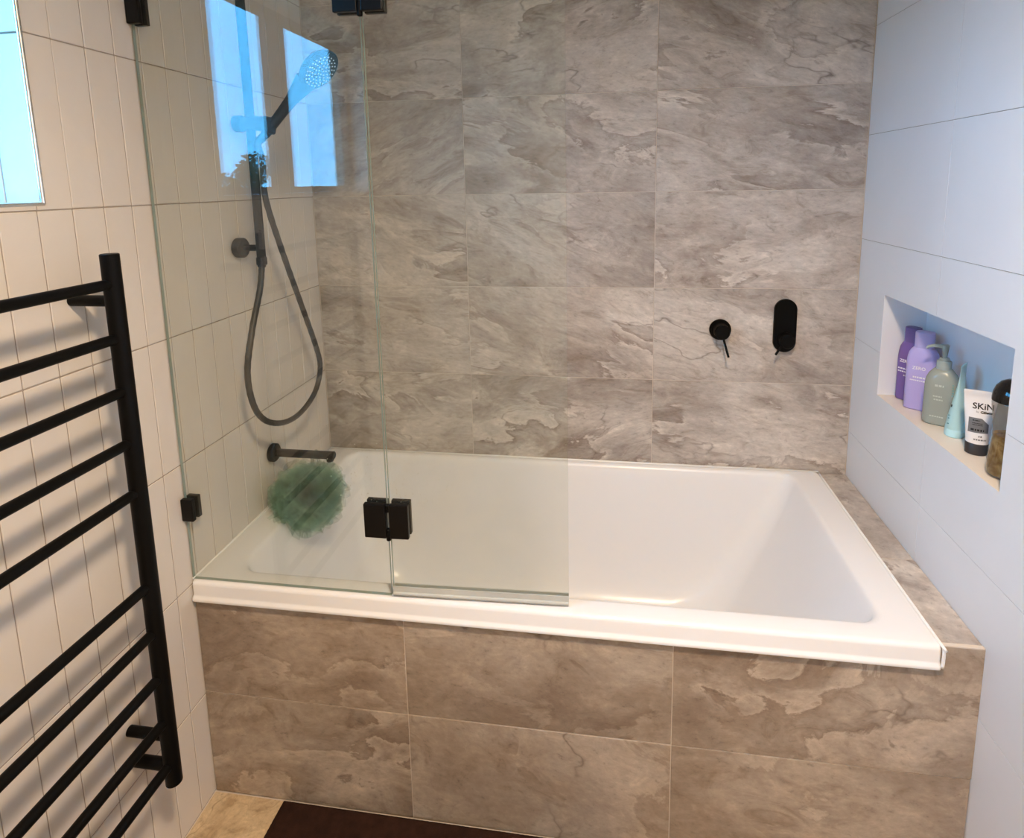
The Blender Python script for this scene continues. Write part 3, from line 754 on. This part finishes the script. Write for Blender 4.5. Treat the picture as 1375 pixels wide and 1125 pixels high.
hair_bottle((1.785, -0.2085), (-0.86, -0.50), 0.062, 0.036, 0.202, 'plum_plastic', 'plum_cap', 'dark purple shampoo bottle at the back left end of the niche',
            [(-0.022, 0.004, 0.086, 0.0042), (-0.022, 0.020, 0.0785, 0.0034), (-0.006, 0.004, 0.068, 0.004)])
hair_bottle((1.782, -0.274), (-0.62, -0.785), 0.070, 0.038, 0.206, 'lilac_plastic', 'lilac_cap', 'pale lilac conditioner bottle between purple bottle and pump bottle',
            [(-0.016, 0.016, 0.0865, 0.0042), (-0.022, 0.022, 0.0785, 0.0032)])
# pump bottle
rz_ = math.atan2(-0.55, 0.83)
t = thing('pump_bottle', 'grey-green pump bottle in the middle of the niche', 'bottle', (1.783, -0.366, NZ), rz_, group='bottles in the niche')
w, d = 0.070, 0.050
bm = bmesh.new(); loft(bm, rect_rings([(w - 0.010, d - 0.010, 0.014, 0), (w - 0.002, d - 0.002, 0.018, 0.003), (w, d, 0.019, 0.008), (w, d, 0.019, 0.098), (w - 0.003, d - 0.001, 0.020, 0.112),
    (w - 0.012, d - 0.005, 0.020, 0.124), (w - 0.024, d - 0.013, 0.017, 0.132), (0.036, 0.030, 0.0149, 0.138)], 8)); b = obj('body', bm, 'sage_plastic', t, True, world=False)
fl_ = lambda x, z: -d / 2
put_lines([(-0.012, 0.006, 0.098, 0.005), (-0.014, 0.004, 0.072, 0.0034), (-0.012, 0.006, 0.064, 0.0034), (-0.018, 0.010, 0.022, 0.0028)], fl_, 'print_pale', b)
bm = bmesh.new(); lathe(bm, [(0.0155, 0.137), (0.0155, 0.156), (0.0145, 0.158), (0.011, 0.158), (0.011, 0.163), (0.0095, 0.165), (0.0045, 0.165)], 24); pm = obj('collar', bm, 'sage_pump', t, True, world=False, auto=0.6)
bm = bmesh.new(); lathe(bm, [(0.0045, 0.164), (0.0050, 0.172), (0.0075, 0.192), (0.0085, 0.196), (0.0, 0.197)], 16)
tube(bm, [(0.006, 0.0, 0.1935), (-0.022, -0.003, 0.1925), (-0.033, -0.004, 0.189), (-0.037, -0.0045, 0.184)], [0.0055, 0.0042, 0.0035, 0.003], 10)
obj('pump_head', bm, 'sage_pump', t, True, world=False, auto=0.7)
# squeeze tubes: round at the cap, flat at the crimp
def squeeze_tube(label, loc, nrm, r, wt, h, caph, body, cap, lean=0.0, crim=0.008, crimp_rot=0.0):
    rz_ = math.atan2(nrm[0], -nrm[1])
    t = thing('squeeze_tube', label, 'tube', (loc[0], loc[1], NZ), rz_, group='bottles in the niche')
    def sec(u):
        s = u * u * (3 - 2 * u) * 0.4 + u * 0.6
        return r * (1 - s) + wt / 2 * s, max(r * 0.86 * (1 - s) ** 0.9, 0.0016)
    def ring(z, a, b):
        out = []
        for k in range(32):
            q = 2 * PI * k / 32; x, y = a * math.cos(q), b * math.sin(q)
            c, s = math.cos(crimp_rot), math.sin(crimp_rot)
            out.append((x * c - y * s + lean * (z / h), x * s + y * c, z))
        return out
    zs_ = [caph + (h - crim - caph) * k / 14 for k in range(15)]
    rings = [ring(z, *sec(k / 14)) for k, z in enumerate(zs_)] + [ring(h - crim * 0.9, wt / 2 + 0.0006, 0.0019), ring(h, wt / 2 + 0.0006, 0.0015)]
    bm = bmesh.new(); loft(bm, rings); b = obj('body', bm, body, t, True, world=False, auto=0.8)
    bm = bmesh.new(); loft(bm, [ring(0, r - 0.002, r * 0.86 - 0.002), ring(0.0015, r - 0.0003, r * 0.86 - 0.0003), ring(caph - 0.0015, r + 0.0004, r * 0.86 + 0.0004), ring(caph, r - 0.001, r * 0.86 - 0.001)])
    obj('cap', bm, cap, t, True, world=False, auto=0.8)
    def surf(x, z):
        u = min(max((z - caph) / (h - crim - caph), 0), 1); a, bb = sec(u)
        q = min(abs((x - lean * z / h) / a), 0.98)
        return -bb * math.sqrt(1 - q * q)
    return t, b, surf
t, b, sf = squeeze_tube('slim aqua squeeze tube standing next to the pump bottle', (1.781, -0.437), (-0.42, -0.91), 0.0235, 0.050, 0.172, 0.019, 'aqua_plastic', 'aqua_cap', lean=0.006, crimp_rot=1.28)
bm = bmesh.new()
def ell_line(z0, z1, x0, x1):
    # print that follows the slanted flank seen from the room
    pts = []
    for x, z in ((x0, z0), (x1, z0), (x1, z1), (x0, z1)): pts.append((x, z))
    return pts
lines = [(-0.013, -0.009, 0.120 - 0.006 * k, 0.0035) for k in range(5)] + [(-0.016, -0.006, 0.050, 0.003), (-0.016, -0.004, 0.043, 0.003), (-0.017, -0.008, 0.030, 0.003)]
sf2 = lambda x, z: -0.0205 * (1 - 0.42 * z / 0.172) * math.sqrt(max(0.05, 1 - (x / 0.0242) ** 2)) - 0.0012
put_lines(lines, sf2, 'aqua_print', b)
bm = bmesh.new(); bm.faces.new([bm.verts.new((x, sf2(x, z) - 0.0008, z)) for x, z in ((-0.0125, 0.072), (-0.0095, 0.072), (-0.0095, 0.078), (-0.0125, 0.078))]); obj('print_mark', bm, 'print_black', b, world=False)
t, b, sf = squeeze_tube('white squeeze tube with black lettering and grey patch, dark cap down', (1.775, -0.530), (-0.40, -0.916), 0.0205, 0.0600, 0.141, 0.026, 'tube_white', 'tube_cap')
put_text('SKiN', 0.0180, 0.1015, sf, 'print_black', b, x=0.005, bold=0.0003)
put_text('by', 0.0055, 0.0938, sf, 'print_grey', b, x=-0.0045)
put_text('Gillette', 0.0072, 0.0928, sf, 'print_black', b, x=0.0115, bold=0.0003)
bm = bmesh.new(); n = 12; px0, px1, pz0, pz1 = -0.0185, 0.0165, 0.050, 0.082
cols = []
for k in range(n + 1):
    x = px0 + (px1 - px0) * k / n
    top = pz1 - max(0, (x - 0.004)) * 0.95; bot = pz0 + 0.0012 * (k / n)
    cols.append([bm.verts.new((x, sf(x, z) - 0.0004, z)) for z in (bot, bot + (top - bot) * 0.5, top)])
for a, c in zip(cols, cols[1:]):
    for j in range(2): bm.faces.new((a[j], c[j], c[j + 1], a[j + 1]))
obj('patch', bm, 'print_grey', b, world=False)
sfp = lambda x, z: sf(x, z) - 0.0004
put_lines([(-0.012, 0.001, 0.0755, 0.0022), (-0.012, 0.006, 0.070, 0.0016), (-0.012, 0.006, 0.0665, 0.0016), (-0.014, 0.009, 0.0545, 0.0042)], sfp, 'print_black', b)
put_lines([(0.000, 0.006, 0.0415, 0.0036), (-0.008, 0.014, 0.0345, 0.0030)], sf, 'print_grey', b)
# amber bottle with black dome cap
t = thing('amber_bottle', 'clear waisted bottle of amber liquid with black dome cap', 'bottle', (1.770, -0.637, NZ), math.atan2(-0.40, 0.916), group='bottles in the niche')
bp_ = [(0.026, 0), (0.031, 0.003), (0.0325, 0.012), (0.0325, 0.03), (0.030, 0.055), (0.0275, 0.08), (0.0275, 0.10), (0.031, 0.13), (0.0335, 0.148), (0.0335, 0.156), (0.031, 0.160)]
bm = bmesh.new(); lathe(bm, bp_, 32); b = obj('body', bm, 'bottle_clear', t, True, world=False, auto=0.8)
bm = bmesh.new(); lathe(bm, [(0.024, 0.004), (0.0295, 0.006), (0.0308, 0.014), (0.0308, 0.03), (0.0283, 0.055), (0.0258, 0.08), (0.0258, 0.088), (0.0, 0.0885)], 32); obj('liquid', bm, 'amber_liquid', t, True, world=False, auto=0.8)
bm = bmesh.new(); lathe(bm, [(0.0345, 0.157), (0.0345, 0.163), (0.033, 0.174), (0.029, 0.186), (0.022, 0.195), (0.012, 0.2005), (0.0, 0.202)], 32); obj('cap', bm, 'cap_gloss', t, True, world=False, auto=0.9)
def rad(z):
    for (r0, z0), (r1, z1) in zip(bp_, bp_[1:]):
        if z0 <= z <= z1: return r0 + (r1 - r0) * (z - z0) / (z1 - z0)
    return 0.03
bm = bmesh.new(); cols = []
for k in range(15):
    q = PI * (0.12 + 0.40 * k / 14)
    hh = math.sqrt(max(0, 1 - ((k - 7) / 7) ** 2)) * 0.030 + 0.001
    cols.append([bm.verts.new(((rad(0.112 + hh * s) + 0.0006) * math.cos(q), -(rad(0.112 + hh * s) + 0.0006) * math.sin(q), 0.112 + hh * s)) for s in (-1, -0.5, 0, 0.5, 1)])
for a, c in zip(cols, cols[1:]):
    for j in range(4): bm.faces.new((a[j], c[j], c[j + 1], a[j + 1]))
lb = obj('front_label', bm, 'print_black', b, True, world=False)
cyl = lambda x, z: -math.sqrt(max(1e-6, (rad(z) + 0.0009) ** 2 - x * x))
put_text('C', 0.013, 0.121, cyl, 'print_white', lb, x=0.0085)

# ------------------------------------------------------------------ outside the window
tag(obj('ground', bbox(-80, 60, -80, 60, -3.4, -3.2), 'lawn'), 'lawn below the window', None, kind='structure')
td = Vector((-1.1, -1.60, 0)).normalized()
tb = Vector((0.98, 0.45, 0)) + td * 24 + Vector((-td.y, td.x, 0)) * -0.9; tb.z = -3.2
te = thing('garden_tree', 'broad leafy tree outside, mirrored low in the shower glass', 'tree', tb)
bm = bmesh.new(); tube(bm, [tb, tb + Vector((0.1, 0, 1.6)), tb + Vector((0, 0.15, 3.2)), tb + Vector((0.05, 0.1, 5.0))], [0.3, 0.24, 0.18, 0.08], 12); obj('trunk', bm, 'bark', te, True)
bm = bmesh.new()
side = Vector((-td.y, td.x, 0)); TS = 1
cl = []
for i in range(44):
    s = random.uniform(-1, 1); top = 1.25 + 0.75 * (s + 1) / 2 + 0.25 * math.sin(s * 9)
    cl.append(Vector((tb.x, tb.y, 0)) + side * (s * 2.1) + td * random.uniform(-1.2, 1.2) + Vector((0, 0, top - 2.4 * random.random() ** 2)))
for c in cl:
    rr_ = random.uniform(0.38, 0.65)
    for k in range(330):
        d = Vector((random.gauss(0, 1), random.gauss(0, 1), random.gauss(0, 1))).normalized() * rr_ * random.uniform(0.6, 1.0)
        p = c + d; a = Vector((random.gauss(0, 1), random.gauss(0, 1), random.gauss(0, 1))).normalized(); b_ = a.orthogonal().normalized()
        s = random.uniform(0.05, 0.10)
        bm.faces.new([bm.verts.new(p + a * s), bm.verts.new(p + b_ * s * 0.5), bm.verts.new(p - a * s), bm.verts.new(p - b_ * s * 0.5)])
obj('foliage', bm, 'leaf', te, kind='stuff')
